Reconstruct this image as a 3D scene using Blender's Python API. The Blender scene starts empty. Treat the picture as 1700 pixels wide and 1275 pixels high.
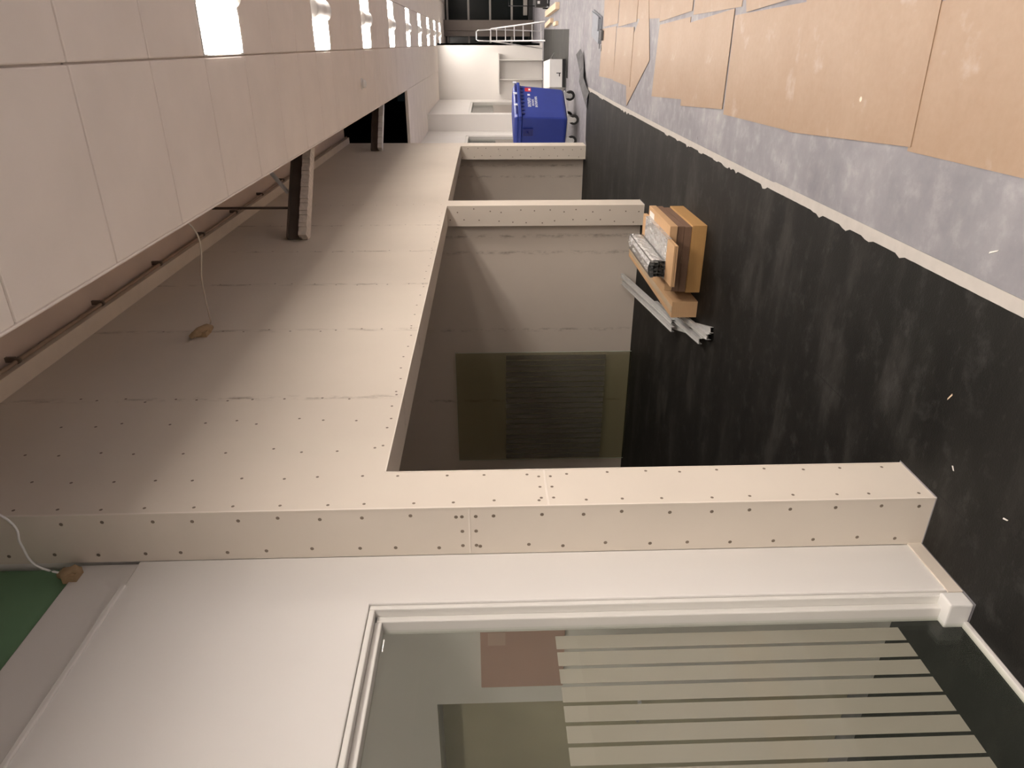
import bpy, bmesh, math, random
from mathutils import Vector, Matrix
random.seed(7)
C = bpy.context.scene.collection
SC = bpy.context.scene

# ------------------------------------------------------------------ camera
cam_d = bpy.data.cameras.new('camera'); cam = bpy.data.objects.new('camera', cam_d); C.objects.link(cam)
R = ((0.8991, 0.0015, -0.4378), (0.4376, -0.0356, 0.8985), (-0.0143, -0.9994, -0.0327))   # right, down, forward (columns)
ax = [Vector((R[0][i], R[1][i], R[2][i])).normalized() for i in range(3)]
cam.matrix_world = Matrix((
    (ax[1].x, ax[0].x, -ax[2].x, 0.0),
    (ax[1].y, ax[0].y, -ax[2].y, 0.0),
    (ax[1].z, ax[0].z, -ax[2].z, 1.63),
    (0, 0, 0, 1)))                                       # the phone was held on its side
cam_d.sensor_fit = 'HORIZONTAL'; cam_d.sensor_width = 36.0
cam_d.lens = 36.0 * 1160.0 / 1700.0
cam_d.clip_start = 0.02; cam_d.clip_end = 200
SC.camera = cam

# ------------------------------------------------------------------ world, exposure
w = bpy.data.worlds.new('night'); SC.world = w; w.use_nodes = True
bg = w.node_tree.nodes['Background']; bg.inputs[0].default_value = (0.010, 0.014, 0.015, 1); bg.inputs[1].default_value = 0.25
vs = SC.view_settings
vs.view_transform = 'Standard'; vs.look = 'None'; vs.gamma = 1.0; vs.use_curve_mapping = False
vs.exposure = 0.0
LAMP = 57.0                                             # strength of the ceiling fixtures
LAMP_COL = (1.0, 0.91, 0.825, 1)

# ------------------------------------------------------------------ materials
def new_mat(name):
    m = bpy.data.materials.new(name); m.use_nodes = True
    nt = m.node_tree; b = nt.nodes['Principled BSDF']
    return m, nt, b
def N(nt, t, **kw):
    n = nt.nodes.new(t)
    for k, v in kw.items(): setattr(n, k, v)
    return n
def ramp(nt, fac, stops):
    r = N(nt, 'ShaderNodeValToRGB'); e = r.color_ramp.elements
    e[0].position, e[0].color = stops[0][0], stops[0][1]
    e[1].position, e[1].color = stops[-1][0], stops[-1][1]
    for p, c in stops[1:-1]:
        x = e.new(p); x.color = c
    nt.links.new(fac, r.inputs[0]); return r.outputs[0]
def noise(nt, scale, vec=None, detail=4, rough=0.55):
    n = N(nt, 'ShaderNodeTexNoise'); n.inputs['Scale'].default_value = scale
    n.inputs['Detail'].default_value = detail; n.inputs['Roughness'].default_value = rough
    if vec is not None: nt.links.new(vec, n.inputs['Vector'])
    return n.outputs['Fac']
def coords(nt, scale=(1, 1, 1), rot=(0, 0, 0)):
    t = N(nt, 'ShaderNodeTexCoord'); m = N(nt, 'ShaderNodeMapping')
    m.inputs['Scale'].default_value = scale; m.inputs['Rotation'].default_value = rot
    nt.links.new(t.outputs['Object'], m.inputs['Vector']); return m.outputs['Vector']
def mixc(nt, fac, a, b, mode='MIX'):
    m = N(nt, 'ShaderNodeMix', data_type='RGBA', blend_type=mode)
    for s, v in (('Factor', fac), ('A', a), ('B', b)):
        i = [x for x in m.inputs if x.name == s and (x.type == 'VALUE' if s == 'Factor' else x.type == 'RGBA')][0]
        if isinstance(v, (int, float)): i.default_value = v
        elif isinstance(v, tuple): i.default_value = v
        else: nt.links.new(v, i)
    return [x for x in m.outputs if x.type == 'RGBA'][0]
def math_n(nt, op, a, b=None, c=None):
    m = N(nt, 'ShaderNodeMath', operation=op)
    for i, v in enumerate((a, b, c)):
        if v is None: continue
        if isinstance(v, (int, float)): m.inputs[i].default_value = v
        else: nt.links.new(v, m.inputs[i])
    return m.outputs[0]
def bump(nt, b, h, strength=0.2, dist=0.01):
    n = N(nt, 'ShaderNodeBump'); n.inputs['Strength'].default_value = strength; n.inputs['Distance'].default_value = dist
    nt.links.new(h, n.inputs['Height']); nt.links.new(n.outputs[0], b.inputs['Normal'])
def c4(r, g=None, b=None):
    return (r, g, b, 1) if g is not None else (r[0], r[1], r[2], 1)
def simple(name, col, rough=0.6, metal=0.0, var=0.08, scale=6.0, spec=0.5, bmp=0.0, stretch=(1, 1, 1)):
    m, nt, b = new_mat(name)
    v = coords(nt, stretch); n = noise(nt, scale, v)
    d = tuple(max(0, x * (1 - var)) for x in col); l = tuple(min(1, x * (1 + var)) for x in col)
    nt.links.new(ramp(nt, n, [(0.3, c4(d)), (0.7, c4(l))]), b.inputs['Base Color'])
    b.inputs['Roughness'].default_value = rough; b.inputs['Metallic'].default_value = metal
    b.inputs['Specular IOR Level'].default_value = spec
    if bmp: bump(nt, b, n, bmp)
    return m

M = {}
M['white_paint'] = simple('white_wall_paint', (0.80, 0.775, 0.745), 0.65, var=0.015, scale=2.0, spec=0.3)
M['tile'] = simple('ceiling_tile', (0.93, 0.85, 0.78), 0.9, var=0.03, scale=3.0, spec=0.1)
M['void'] = simple('raw_slab', (0.80, 0.66, 0.56), 0.9, var=0.06, scale=2.0)
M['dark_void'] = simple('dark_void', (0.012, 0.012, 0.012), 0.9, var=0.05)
M['green'] = simple('green_board', (0.16, 0.30, 0.17), 0.8, var=0.05, scale=2)
M['frame'] = simple('white_frame', (0.78, 0.76, 0.72), 0.4, var=0.01)
M['steel_dark'] = simple('dark_steel', (0.13, 0.10, 0.08), 0.7, 0.0, var=0.15)
M['insul'] = simple('pale_insulation', (0.70, 0.63, 0.56), 0.9, var=0.12, scale=30, bmp=0.4)
M['profile'] = simple('grey_profile', (0.16, 0.16, 0.155), 0.45, 0.5, var=0.15)
M['alu'] = simple('aluminium', (0.75, 0.75, 0.76), 0.32, 0.9, var=0.03)
M['zinc'] = simple('galvanised_steel', (0.62, 0.62, 0.61), 0.5, 0.25, var=0.08, scale=20)
M['black_plastic'] = simple('black_plastic', (0.015, 0.015, 0.016), 0.5, var=0.1)
M['rubber'] = simple('black_rubber', (0.02, 0.02, 0.02), 0.8, var=0.1)
M['white_plastic'] = simple('white_plastic', (0.80, 0.79, 0.77), 0.45, var=0.02)
M['cable'] = simple('cable_sheath', (0.62, 0.55, 0.46), 0.6, var=0.05)
M['track'] = simple('pale_track', (0.80, 0.70, 0.58), 0.8, var=0.04)
M['pu_foam'] = simple('brown_sealing_foam', (0.40, 0.28, 0.16), 0.9, var=0.12, scale=40)
M['pipe'] = simple('brown_pipe', (0.42, 0.31, 0.22), 0.6, var=0.1)
M['clip'] = simple('dark_clip', (0.16, 0.12, 0.09), 0.6, var=0.1)
M['blue'] = simple('blue_polyethylene', (0.020, 0.045, 0.30), 0.42, var=0.08, scale=3)
M['blue_dark'] = simple('dark_blue_polyethylene', (0.014, 0.022, 0.16), 0.45, var=0.08, scale=3)
M['print_white'] = simple('white_print', (0.75, 0.78, 0.85), 0.6, var=0.02)
M['red'] = simple('red_sticker', (0.60, 0.03, 0.04), 0.5, var=0.05)
M['wood'] = simple('pale_timber', (0.72, 0.56, 0.40), 0.7, var=0.08, scale=8, stretch=(1, 8, 1))
M['felt'] = simple('grey_underlay', (0.12, 0.12, 0.125), 0.9, var=0.2, scale=12)
M['foam'] = simple('blue_grey_foam', (0.30, 0.32, 0.36), 0.9, var=0.08, scale=12)
M['tape'] = simple('white_tape', (0.46, 0.43, 0.40), 0.7, var=0.06, scale=14)
M['mauve'] = simple('mauve_panel', (0.52, 0.33, 0.275), 0.6, var=0.03)
M['mauve_light'] = simple('mauve_label', (0.60, 0.42, 0.36), 0.6, var=0.06)
M['olive'] = simple('olive_door', (0.46, 0.42, 0.30), 0.6, var=0.04)
M['pillar'] = simple('taupe_pillar', (0.13, 0.105, 0.09), 0.6, var=0.05)
M['mullion'] = simple('grey_mullion', (0.42, 0.39, 0.36), 0.5, var=0.04)
M['screw'] = simple('screw_head', (0.21, 0.165, 0.125), 0.6, 0.2, var=0.1)

# plasterboard: beige card with smudged, unfilled joints
def plasterboard(name, base, axis, joints, width=0.02, amount=0.5):
    m, nt, b = new_mat(name)
    tc = N(nt, 'ShaderNodeTexCoord'); sx = N(nt, 'ShaderNodeSeparateXYZ'); nt.links.new(tc.outputs['Object'], sx.inputs[0])
    n = noise(nt, 1.6, tc.outputs['Object'])
    col = ramp(nt, n, [(0.3, c4(tuple(x * 0.97 for x in base))), (0.7, c4(tuple(min(1, x * 1.03) for x in base)))])
    mp = N(nt, 'ShaderNodeMapping'); nt.links.new(tc.outputs['Object'], mp.inputs['Vector'])
    s = [9.0, 9.0, 3.0]; mp.inputs['Scale'].default_value = s
    sm = noise(nt, 3.0, mp.outputs[0], detail=6, rough=0.7)
    acc = None
    for j in joints:
        d = math_n(nt, 'ABSOLUTE', math_n(nt, 'SUBTRACT', sx.outputs[axis], j))
        k = math_n(nt, 'SUBTRACT', 1.0, math_n(nt, 'DIVIDE', d, width)); k = math_n(nt, 'MAXIMUM', k, 0.0)
        acc = k if acc is None else math_n(nt, 'MAXIMUM', acc, k)
    if acc is not None:
        g = math_n(nt, 'MULTIPLY', acc, math_n(nt, 'MAXIMUM', math_n(nt, 'MULTIPLY', math_n(nt, 'SUBTRACT', sm, 0.47), 5.5), 0.0))
        g = math_n(nt, 'MINIMUM', math_n(nt, 'MULTIPLY', g, amount), 1.0)
        col = mixc(nt, g, col, (0.20, 0.15, 0.11, 1))
    nt.links.new(col, b.inputs['Base Color']); b.inputs['Roughness'].default_value = 0.8; b.inputs['Specular IOR Level'].default_value = 0.2
    return m
BOARD = (0.72, 0.65, 0.565)
M['board'] = plasterboard('plasterboard', BOARD, 1, [2.95, 3.81, 4.67, 5.52, 6.4], 0.032, 0.6)
M['board_plain'] = plasterboard('plasterboard_plain', BOARD, 1, [])
M['board_x'] = plasterboard('plasterboard_partition', (0.74, 0.66, 0.575), 0, [-2.02, -2.91, -3.8, -1.84], 0.03, 0.6)

# concrete
m, nt, b = new_mat('concrete_slab'); v = coords(nt)
n1 = noise(nt, 1.3, v, 8, 0.62); n2 = noise(nt, 9.0, v, 6, 0.6)
c = ramp(nt, n1, [(0.34, c4(0.185, 0.178, 0.20)), (0.52, c4(0.25, 0.243, 0.265)), (0.68, c4(0.37, 0.36, 0.37))])
c = mixc(nt, 0.40, c, ramp(nt, n2, [(0.34, c4(0.19, 0.183, 0.205)), (0.52, c4(0.25, 0.243, 0.262)), (0.68, c4(0.42, 0.41, 0.42))]))
vo = N(nt, 'ShaderNodeTexVoronoi'); vo.inputs['Scale'].default_value = 5.0; nt.links.new(v, vo.inputs['Vector'])
gate = ramp(nt, noise(nt, 0.9, v, 2), [(0.47, c4(0, 0, 0)), (0.53, c4(1, 1, 1))])
sp = ramp(nt, vo.outputs['Distance'], [(0.05, c4(1, 1, 1)), (0.085, c4(0, 0, 0))])
c = mixc(nt, math_n(nt, 'MULTIPLY', math_n(nt, 'MULTIPLY', sp, gate), 0.75), c, (0.10, 0.095, 0.10, 1))
nt.links.new(c, b.inputs['Base Color']); b.inputs['Roughness'].default_value = 0.62; b.inputs['Specular IOR Level'].default_value = 0.35
bump(nt, b, n2, 0.08); M['concrete'] = m

# black carpet, dusty, with seams
m, nt, b = new_mat('black_carpet')
v = coords(nt, (0.8, 2.2, 1)); n1 = noise(nt, 1.5, v, 8, 0.66)
vf = coords(nt); n2 = noise(nt, 7.0, vf, 7, 0.7); n3 = noise(nt, 160, vf, 3)
c = ramp(nt, n1, [(0.36, c4(0.0045, 0.0041, 0.0035)), (0.52, c4(0.0085, 0.0080, 0.0069)), (0.70, c4(0.034, 0.032, 0.029))])
c = mixc(nt, ramp(nt, n2, [(0.54, c4(0, 0, 0)), (0.74, c4(0.5, 0.5, 0.5))]), c, (0.055, 0.053, 0.050, 1))
n4 = noise(nt, 15.0, coords(nt, (0.7, 1.3, 1)), 6, 0.7)
c = mixc(nt, ramp(nt, n4, [(0.58, c4(0, 0, 0)), (0.74, c4(0.55, 0.55, 0.55))]), c, (0.050, 0.048, 0.045, 1))
tc = N(nt, 'ShaderNodeTexCoord'); sx = N(nt, 'ShaderNodeSeparateXYZ'); nt.links.new(tc.outputs['Object'], sx.inputs[0])
d = math_n(nt, 'ABSOLUTE', math_n(nt, 'ADD', sx.outputs[0], 1.47))
seam = math_n(nt, 'MAXIMUM', math_n(nt, 'SUBTRACT', 1.0, math_n(nt, 'DIVIDE', d, 0.006)), 0.0)
c = mixc(nt, math_n(nt, 'MULTIPLY', seam, 0.7), c, (0.006, 0.006, 0.006, 1))
nt.links.new(c, b.inputs['Base Color']); b.inputs['Roughness'].default_value = 0.62; b.inputs['Specular IOR Level'].default_value = 0.28
bump(nt, b, n3, 0.25, 0.004); M['carpet'] = m

# hardboard floor protection
def hardboard(name, off):
    m, nt, b = new_mat(name); v = coords(nt)
    t = N(nt, 'ShaderNodeMapping'); t.inputs['Location'].default_value = off; nt.links.new(v, t.inputs['Vector']); v = t.outputs[0]
    n1 = noise(nt, 2.2, v, 5); n2 = noise(nt, 26, v, 5, 0.65); n3 = noise(nt, 3.4, v, 6, 0.6)
    c = ramp(nt, n1, [(0.3, c4(0.305, 0.198, 0.125)), (0.7, c4(0.345, 0.24, 0.165))])
    c = mixc(nt, 0.12, c, ramp(nt, n2, [(0.3, c4(0.22, 0.145, 0.09)), (0.7, c4(0.45, 0.35, 0.27))]))
    sc = ramp(nt, n3, [(0.60, c4(0, 0, 0)), (0.76, c4(0.75, 0.75, 0.75))])
    c = mixc(nt, sc, c, (0.48, 0.41, 0.365, 1))
    vo = N(nt, 'ShaderNodeTexVoronoi'); vo.inputs['Scale'].default_value = 5.0; nt.links.new(v, vo.inputs['Vector'])
    sp = ramp(nt, vo.outputs['Distance'], [(0.040, c4(1, 1, 1)), (0.065, c4(0, 0, 0))])
    gate = ramp(nt, noise(nt, 2.0, v, 1), [(0.47, c4(0, 0, 0)), (0.52, c4(1, 1, 1))])
    c = mixc(nt, math_n(nt, 'MULTIPLY', sp, gate), c, (0.75, 0.66, 0.55, 1))
    nt.links.new(c, b.inputs['Base Color']); b.inputs['Roughness'].default_value = 0.48; b.inputs['Specular IOR Level'].default_value = 0.4
    return m
HB = [hardboard('hardboard_%s' % k, o) for k, o in (('smooth', (0, 0, 0)), ('worn', (7, 3, 1)), ('scuffed', (2, 11, 5)))]

def carton(name, col, var=0.06):
    m, nt, b = new_mat(name); v = coords(nt, (1, 1, 1))
    n1 = noise(nt, 5, v, 5)
    wv = N(nt, 'ShaderNodeTexNoise'); mp = coords(nt, (3, 60, 60)); nt.links.new(mp, wv.inputs['Vector']); wv.inputs['Scale'].default_value = 2
    c = ramp(nt, n1, [(0.3, c4(tuple(x * (1 - var) for x in col))), (0.7, c4(tuple(x * (1 + var) for x in col)))])
    c = mixc(nt, 0.10, c, ramp(nt, wv.outputs['Fac'], [(0.35, c4(tuple(x * 0.7 for x in col))), (0.65, c4(tuple(min(1, x * 1.25) for x in col)))]))
    nt.links.new(c, b.inputs['Base Color']); b.inputs['Roughness'].default_value = 0.75; return m
M['carton'] = carton('brown_cardboard', (0.47, 0.265, 0.095))
M['carton_dark'] = carton('dark_cardboard', (0.20, 0.115, 0.072))
M['carton_light'] = carton('light_cardboard', (0.56, 0.35, 0.185))
M['label'] = simple('paper_label', (0.80, 0.76, 0.72), 0.6, var=0.03)
M['tape_clear'] = simple('packing_tape', (0.56, 0.42, 0.27), 0.25, var=0.05)

# clear film wrap and frosted film, glass
def layered(name, diff, mix_t, gloss=0.1, rough=0.2, translucent=0.0, tint=(1, 1, 1, 1), wrinkle=0.0):
    m, nt, b = new_mat(name); nt.nodes.remove(b); out = nt.nodes['Material Output']
    tr = N(nt, 'ShaderNodeBsdfTransparent'); tr.inputs[0].default_value = tint
    di = N(nt, 'ShaderNodeBsdfDiffuse'); di.inputs[0].default_value = diff
    base = di.outputs[0]
    if translucent:
        tl = N(nt, 'ShaderNodeBsdfTranslucent'); tl.inputs[0].default_value = diff
        mx = N(nt, 'ShaderNodeMixShader'); mx.inputs[0].default_value = translucent
        nt.links.new(base, mx.inputs[1]); nt.links.new(tl.outputs[0], mx.inputs[2]); base = mx.outputs[0]
    m1 = N(nt, 'ShaderNodeMixShader'); m1.inputs[0].default_value = mix_t
    nt.links.new(base, m1.inputs[1]); nt.links.new(tr.outputs[0], m1.inputs[2])
    gl = N(nt, 'ShaderNodeBsdfGlossy'); gl.inputs['Roughness'].default_value = rough
    m2 = N(nt, 'ShaderNodeMixShader')
    lw = N(nt, 'ShaderNodeLayerWeight')                                  # Schlick reflectance, the same from both sides
    nt.links.new(math_n(nt, 'MULTIPLY', math_n(nt, 'MULTIPLY_ADD', math_n(nt, 'POWER', lw.outputs['Facing'], 5.0), 0.96, 0.04), gloss), m2.inputs[0])
    nt.links.new(m1.outputs[0], m2.inputs[1]); nt.links.new(gl.outputs[0], m2.inputs[2])
    if wrinkle:
        h = noise(nt, 30, coords(nt, (1, 0.4, 1)), 6, 0.7)
        bn = N(nt, 'ShaderNodeBump'); bn.inputs['Strength'].default_value = wrinkle; bn.inputs['Distance'].default_value = 0.02
        nt.links.new(h, bn.inputs['Height'])
        nt.links.new(bn.outputs[0], gl.inputs['Normal']); nt.links.new(bn.outputs[0], di.inputs['Normal'])
        f = ramp(nt, h, [(0.35, c4(0.05, 0.05, 0.05)), (0.65, c4(0.65, 0.65, 0.65))]); nt.links.new(f, m1.inputs[0])
    nt.links.new(m2.outputs[0], out.inputs[0]); return m
M['glass'] = layered('clear_glass', (0.3, 0.35, 0.3, 1), 0.97, 0.6, 0.01, tint=(0.955, 0.97, 0.945, 1))
M['glass_edge'] = simple('glass_edge', (0.55, 0.62, 0.55), 0.2, var=0.03)
M['frost'] = layered('frosted_film', (0.72, 0.66, 0.60, 1), 0.30, 0.35, 0.25, translucent=0.5)
M['frost_shaded'] = layered('shaded_film', (0.30, 0.28, 0.23, 1), 0.45, 0.35, 0.25, translucent=0.4)  # same frosted film, its colour darkened for the unlit open unit
M['glass_green'] = layered('green_tinted_glass', (0.3, 0.35, 0.3, 1), 0.97, 0.6, 0.01, tint=(0.80, 0.80, 0.72, 1))
M['wrap'] = layered('clear_plastic_wrap', (0.95, 0.94, 0.92, 1), 0.5, 2.2, 0.18, wrinkle=0.8)
M['night_glass'] = simple('night_window', (0.006, 0.009, 0.009), 0.12, var=0.1, spec=0.12)
m, nt, b = new_mat('lamp_diffuser'); nt.links.new(ramp(nt, noise(nt, 2, coords(nt)), [(0, c4(1, 1, 1)), (1, c4(1, 1, 1))]), b.inputs['Base Color'])
b.inputs['Emission Color'].default_value = LAMP_COL; b.inputs['Emission Strength'].default_value = LAMP; M['lamp'] = m
m, nt, b = new_mat('fill_diffuser'); nt.links.new(ramp(nt, noise(nt, 2, coords(nt)), [(0, c4(1, 1, 1)), (1, c4(1, 1, 1))]), b.inputs['Base Color'])
b.inputs['Emission Color'].default_value = LAMP_COL; b.inputs['Emission Strength'].default_value = 45.0; M['fill_lamp'] = m  # glow of the light added in the near unit
M['spine'] = simple('lamp_spine', (0.80, 0.78, 0.76), 0.6, var=0.02)

# ------------------------------------------------------------------ mesh helpers
def BM(): return bmesh.new()
def box(bm, x0, x1, y0, y1, z0, z1, mi=0, mat=None):
    vs_ = [bm.verts.new((x, y, z)) for x in (x0, x1) for y in (y0, y1) for z in (z0, z1)]
    if mat is not None:
        for q in vs_: q.co = mat @ q.co
    for f in ((0, 1, 3, 2), (4, 6, 7, 5), (0, 4, 5, 1), (2, 3, 7, 6), (0, 2, 6, 4), (1, 5, 7, 3)):
        fc = bm.faces.new([vs_[i] for i in f]); fc.material_index = mi
    return vs_
def prism(bm, pts, z0, z1, mi=0):
    a = [bm.verts.new((p[0], p[1], z0)) for p in pts]; t = [bm.verts.new((p[0], p[1], z1)) for p in pts]
    bm.faces.new(list(reversed(a))).material_index = mi; bm.faces.new(t).material_index = mi
    for i in range(len(pts)):
        j = (i + 1) % len(pts); bm.faces.new((a[i], a[j], t[j], t[i])).material_index = mi
def frame_of(d):
    d = d.normalized(); u = Vector((0, 0, 1)) if abs(d.z) < 0.9 else Vector((1, 0, 0))
    s = d.cross(u).normalized(); return s, s.cross(d).normalized()
def tube(bm, pts, r, seg=10, mi=0, caps=True):
    pts = [Vector(p) for p in pts]; rings = []
    for i, p in enumerate(pts):
        d = pts[min(i + 1, len(pts) - 1)] - pts[max(i - 1, 0)]; s, u = frame_of(d)
        rr = r[i] if isinstance(r, (list, tuple)) else r
        rings.append([bm.verts.new(p + (s * math.cos(2 * math.pi * k / seg) + u * math.sin(2 * math.pi * k / seg)) * rr) for k in range(seg)])
    for a, b2 in zip(rings, rings[1:]):
        for k in range(seg):
            f = bm.faces.new((a[k], a[(k + 1) % seg], b2[(k + 1) % seg], b2[k])); f.smooth = True; f.material_index = mi
    if caps:
        bm.faces.new(list(reversed(rings[0]))).material_index = mi; bm.faces.new(rings[-1]).material_index = mi
def bar(bm, a, b2, w, h, mi=0):
    a, b2 = Vector(a), Vector(b2); s, u = frame_of(b2 - a); q = []
    for p in (a, b2):
        for i, j in ((-1, -1), (1, -1), (1, 1), (-1, 1)): q.append(bm.verts.new(p + s * i * w / 2 + u * j * h / 2))
    for f in ((3, 2, 1, 0), (4, 5, 6, 7), (0, 1, 5, 4), (1, 2, 6, 5), (2, 3, 7, 6), (3, 0, 4, 7)):
        bm.faces.new([q[i] for i in f]).material_index = mi
def obj(name, bm, mats, parent=None, bevel=0.0, seg=2):
    bmesh.ops.recalc_face_normals(bm, faces=bm.faces)
    me = bpy.data.meshes.new(name); bm.to_mesh(me); bm.free()
    for mm in (mats if isinstance(mats, (list, tuple)) else [mats]): me.materials.append(mm)
    o = bpy.data.objects.new(name, me); C.objects.link(o)
    if parent is not None: o.parent = parent
    if bevel:
        bv = o.modifiers.new('bevel', 'BEVEL'); bv.width = bevel; bv.segments = seg; bv.limit_method = 'ANGLE'
    return o
def tag(o, label, cat, group=None, kind=None):
    o['label'] = label; o['category'] = cat
    if group: o['group'] = group
    if kind: o['kind'] = kind
    return o
def thing(name, label, cat, loc=(0, 0, 0), rz=0.0, group=None):
    o = bpy.data.objects.new(name, None); C.objects.link(o); o.location = loc; o.rotation_euler = (0, 0, rz); o.empty_display_size = 0.1
    return tag(o, label, cat, group)
def struct(name, bm, mats, label=None, parent=None, bevel=0.0):
    o = obj(name, bm, mats, parent, bevel); o['kind'] = 'structure'
    if parent is None and label: o['label'] = label; o['category'] = name.split('_')[0]
    return o
def copy_thing(root, loc, rz=None, label=None):
    r = root.copy(); C.objects.link(r); r.location = loc
    if rz is not None: r.rotation_euler = (0, 0, rz)
    if label: r['label'] = label
    for ch in list(root.children):
        c_ = ch.copy(); C.objects.link(c_); c_.parent = r
        for g in list(ch.children):
            d_ = g.copy(); C.objects.link(d_); d_.parent = c_
    return r

# ------------------------------------------------------------------ dimensions of the place (metres)
XP, XW = -1.495, -1.705              # face of the boxed fronts, face of the painted wall
ZC = 2.943                           # suspended ceiling
ZH = 2.035                           # underside of the shopfront header
ZS = 3.97                            # raw slab
Y1a, Y1b = 2.06, 2.30                # first pier
Y2a, Y2b = 7.23, 7.50                # second pier
Y3a, Y3b = 11.85, 12.25              # third pier
XE = -0.705                          # free edge of the suspended ceiling
YB = 12.9                            # beyond this the ceiling meets the wall
YEND = 21.7

# ------------------------------------------------------------------ floor and walls
bm = BM(); box(bm, -6.2, 7.0, -6, 28, -0.2, 0.0)
struct('floor', bm, M['concrete'], 'bare grey concrete floor slab with small dark stains')

bm = BM(); box(bm, XP - 0.21, XP, Y1a, Y3b, ZH, 3.884)                      # header and the wall over it
for a, b2 in ((Y1a, Y1b), (Y2a, Y2b), (Y3a, Y3b)): box(bm, XP - 0.21, XP, a, b2, 0.0, ZH)
bmesh.ops.remove_doubles(bm, verts=bm.verts, dist=1e-5)
# screws: along the edges of the boxed pier, the header and the studs of the upper wall
def screw_x(y, z, x=XP):                                              # on a face looking along +X
    r = 0.0048; n = 8
    vs_ = [bm.verts.new((x + 0.0006, y + r * 1.3 * math.cos(t * math.pi / 4), z + r * 1.3 * math.sin(t * math.pi / 4))) for t in range(n)]
    bm.faces.new(vs_).material_index = 1
def screw_y(x, z, y):
    r = 0.0055; n = 8
    vs_ = [bm.verts.new((x + r * 1.3 * math.cos(t * math.pi / 4), y - 0.0006, z + r * 1.3 * math.sin(t * math.pi / 4))) for t in range(n)]
    bm.faces.new(vs_).material_index = 1
rj = lambda s: random.uniform(-s, s)
z = 0.06
while z < 3.6:
    screw_x(Y1a + 0.035 + rj(.006), z + rj(.02)); screw_x(Y1b - 0.03 + rj(.006), z + 0.05 + rj(.02))
    screw_y(XP - 0.035 + rj(.006), z + rj(.02), Y1a); screw_y(XP - 0.175 + rj(.006), z + 0.05 + rj(.02), Y1a)
    if z < 2.0:
        for ya in (Y2a, Y3a): screw_y(XP - 0.05 + rj(.02), z + rj(.03), ya); screw_y(XP - 0.16 + rj(.02), z + .07 + rj(.03), ya)
    z += 0.155
for k in range(3):
    screw_x(Y1a + .05 + k * .07, 1.40); screw_x(Y1a + .05 + k * .07, 1.445)
    screw_y(XP - .04 - k * .065, 1.685, Y1a); screw_y(XP - .04 - k * .065, 1.735, Y1a)
for j in (2.48, 2.72, 2.95, 3.81, 4.67, 5.52, 6.4, 7.3):
    z = ZH + 0.05
    while z < 3.6: screw_x(j + rj(.025), z + rj(.02)); z += random.uniform(0.09, 0.2)
y = 2.5
while y < 7: screw_x(y, ZH + 0.04 + rj(.008)); y += random.uniform(.12, .2)
# pale filled joints across the boxed pier
for v_ in (box(bm, XP, XP + 0.0012, Y1a + .004, Y1b - .004, 1.418, 1.426, 2), box(bm, XP - .205, XP - .004, Y1a - .0012, Y1a, 1.706, 1.712, 2)): pass
box(bm, XP - .001, XP + .0025, Y1a - .002, Y1a + .004, 0.0, 3.88, 2)                       # corner bead
box(bm, XP - .001, XP + .002, Y1b - .003, Y1b + .001, 0.0, ZH, 2)
box(bm, XP - .001, XP + .002, Y1b, 7.23, ZH - .001, ZH + .004, 2)
M['bead'] = simple('corner_bead', (0.80, 0.73, 0.65), 0.6, var=0.03)
struct('wall_left', bm, [M['board'], M['screw'], M['bead']], 'beige plasterboard shopfront wall with boxed piers and rows of screws')

bm = BM()
fp = [(-6, 0), (-1.2, 0), (-1.2, 2.045), (1.815, 2.045), (1.815, 0), (Y1a, 0), (Y1a, 2.915), (-6, 2.915)]    # one sheet cut round the opening
fa = [bm.verts.new((XW, y_, z_)) for y_, z_ in fp]; fb = [bm.verts.new((XW - .10, y_, z_)) for y_, z_ in fp]
bm.faces.new(fa); bm.faces.new(list(reversed(fb)))
for k in range(len(fp)): bm.faces.new((fa[k], fb[k], fb[(k + 1) % len(fp)], fa[(k + 1) % len(fp)]))
box(bm, XW - 0.10, XW - 0.012, -6, Y1a, 2.915, 3.13)
box(bm, XW - 0.012, XW + 0.008, -6, 1.93, 2.905, 2.925)
box(bm, XW - 0.10, XW - 0.03, -6, Y1a, 3.13, ZS, 1)
struct('wall_front', bm, [M['white_paint'], M['green']], 'white painted wall over the near glazed front, green board above', bevel=0.004)

bm = BM(); box(bm, -6.0, XW, 2.085, 2.285, 0, 3.968)
# recess with a door in the near unit's end wall is cut by building the wall round it
bm.free(); bm = BM()
box(bm, -2.53, XW, 2.085, 2.285, 0, 3.968); box(bm, -3.55, -2.53, 2.085, 2.285, 1.87, 3.968); box(bm, -6.0, -3.55, 2.085, 2.285, 0, 3.968)
struct('wall_divider', bm, M['white_paint'], 'white partition between the near unit and the open unit')
d = bpy.data.objects.new('door_1', None); C.objects.link(d); d['kind'] = 'structure'; d['label'] = 'olive grey door set back in the end wall behind the near glass'; d['category'] = 'door'
d.location = (-3.04, 2.2, 0)
bm = BM(); box(bm, -0.50, 0.50, 0.0, 0.04, 0.005, 1.86); obj('door_leaf', bm, M['olive'], d, 0.003)
bm = BM(); tube(bm, [(0.40, -0.045, 0.98), (0.28, -0.045, 0.98)], 0.009); tube(bm, [(0.40, 0.0, 0.98), (0.40, -0.045, 0.98)], 0.009); obj('door_handle', bm, M['alu'], d)

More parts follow.
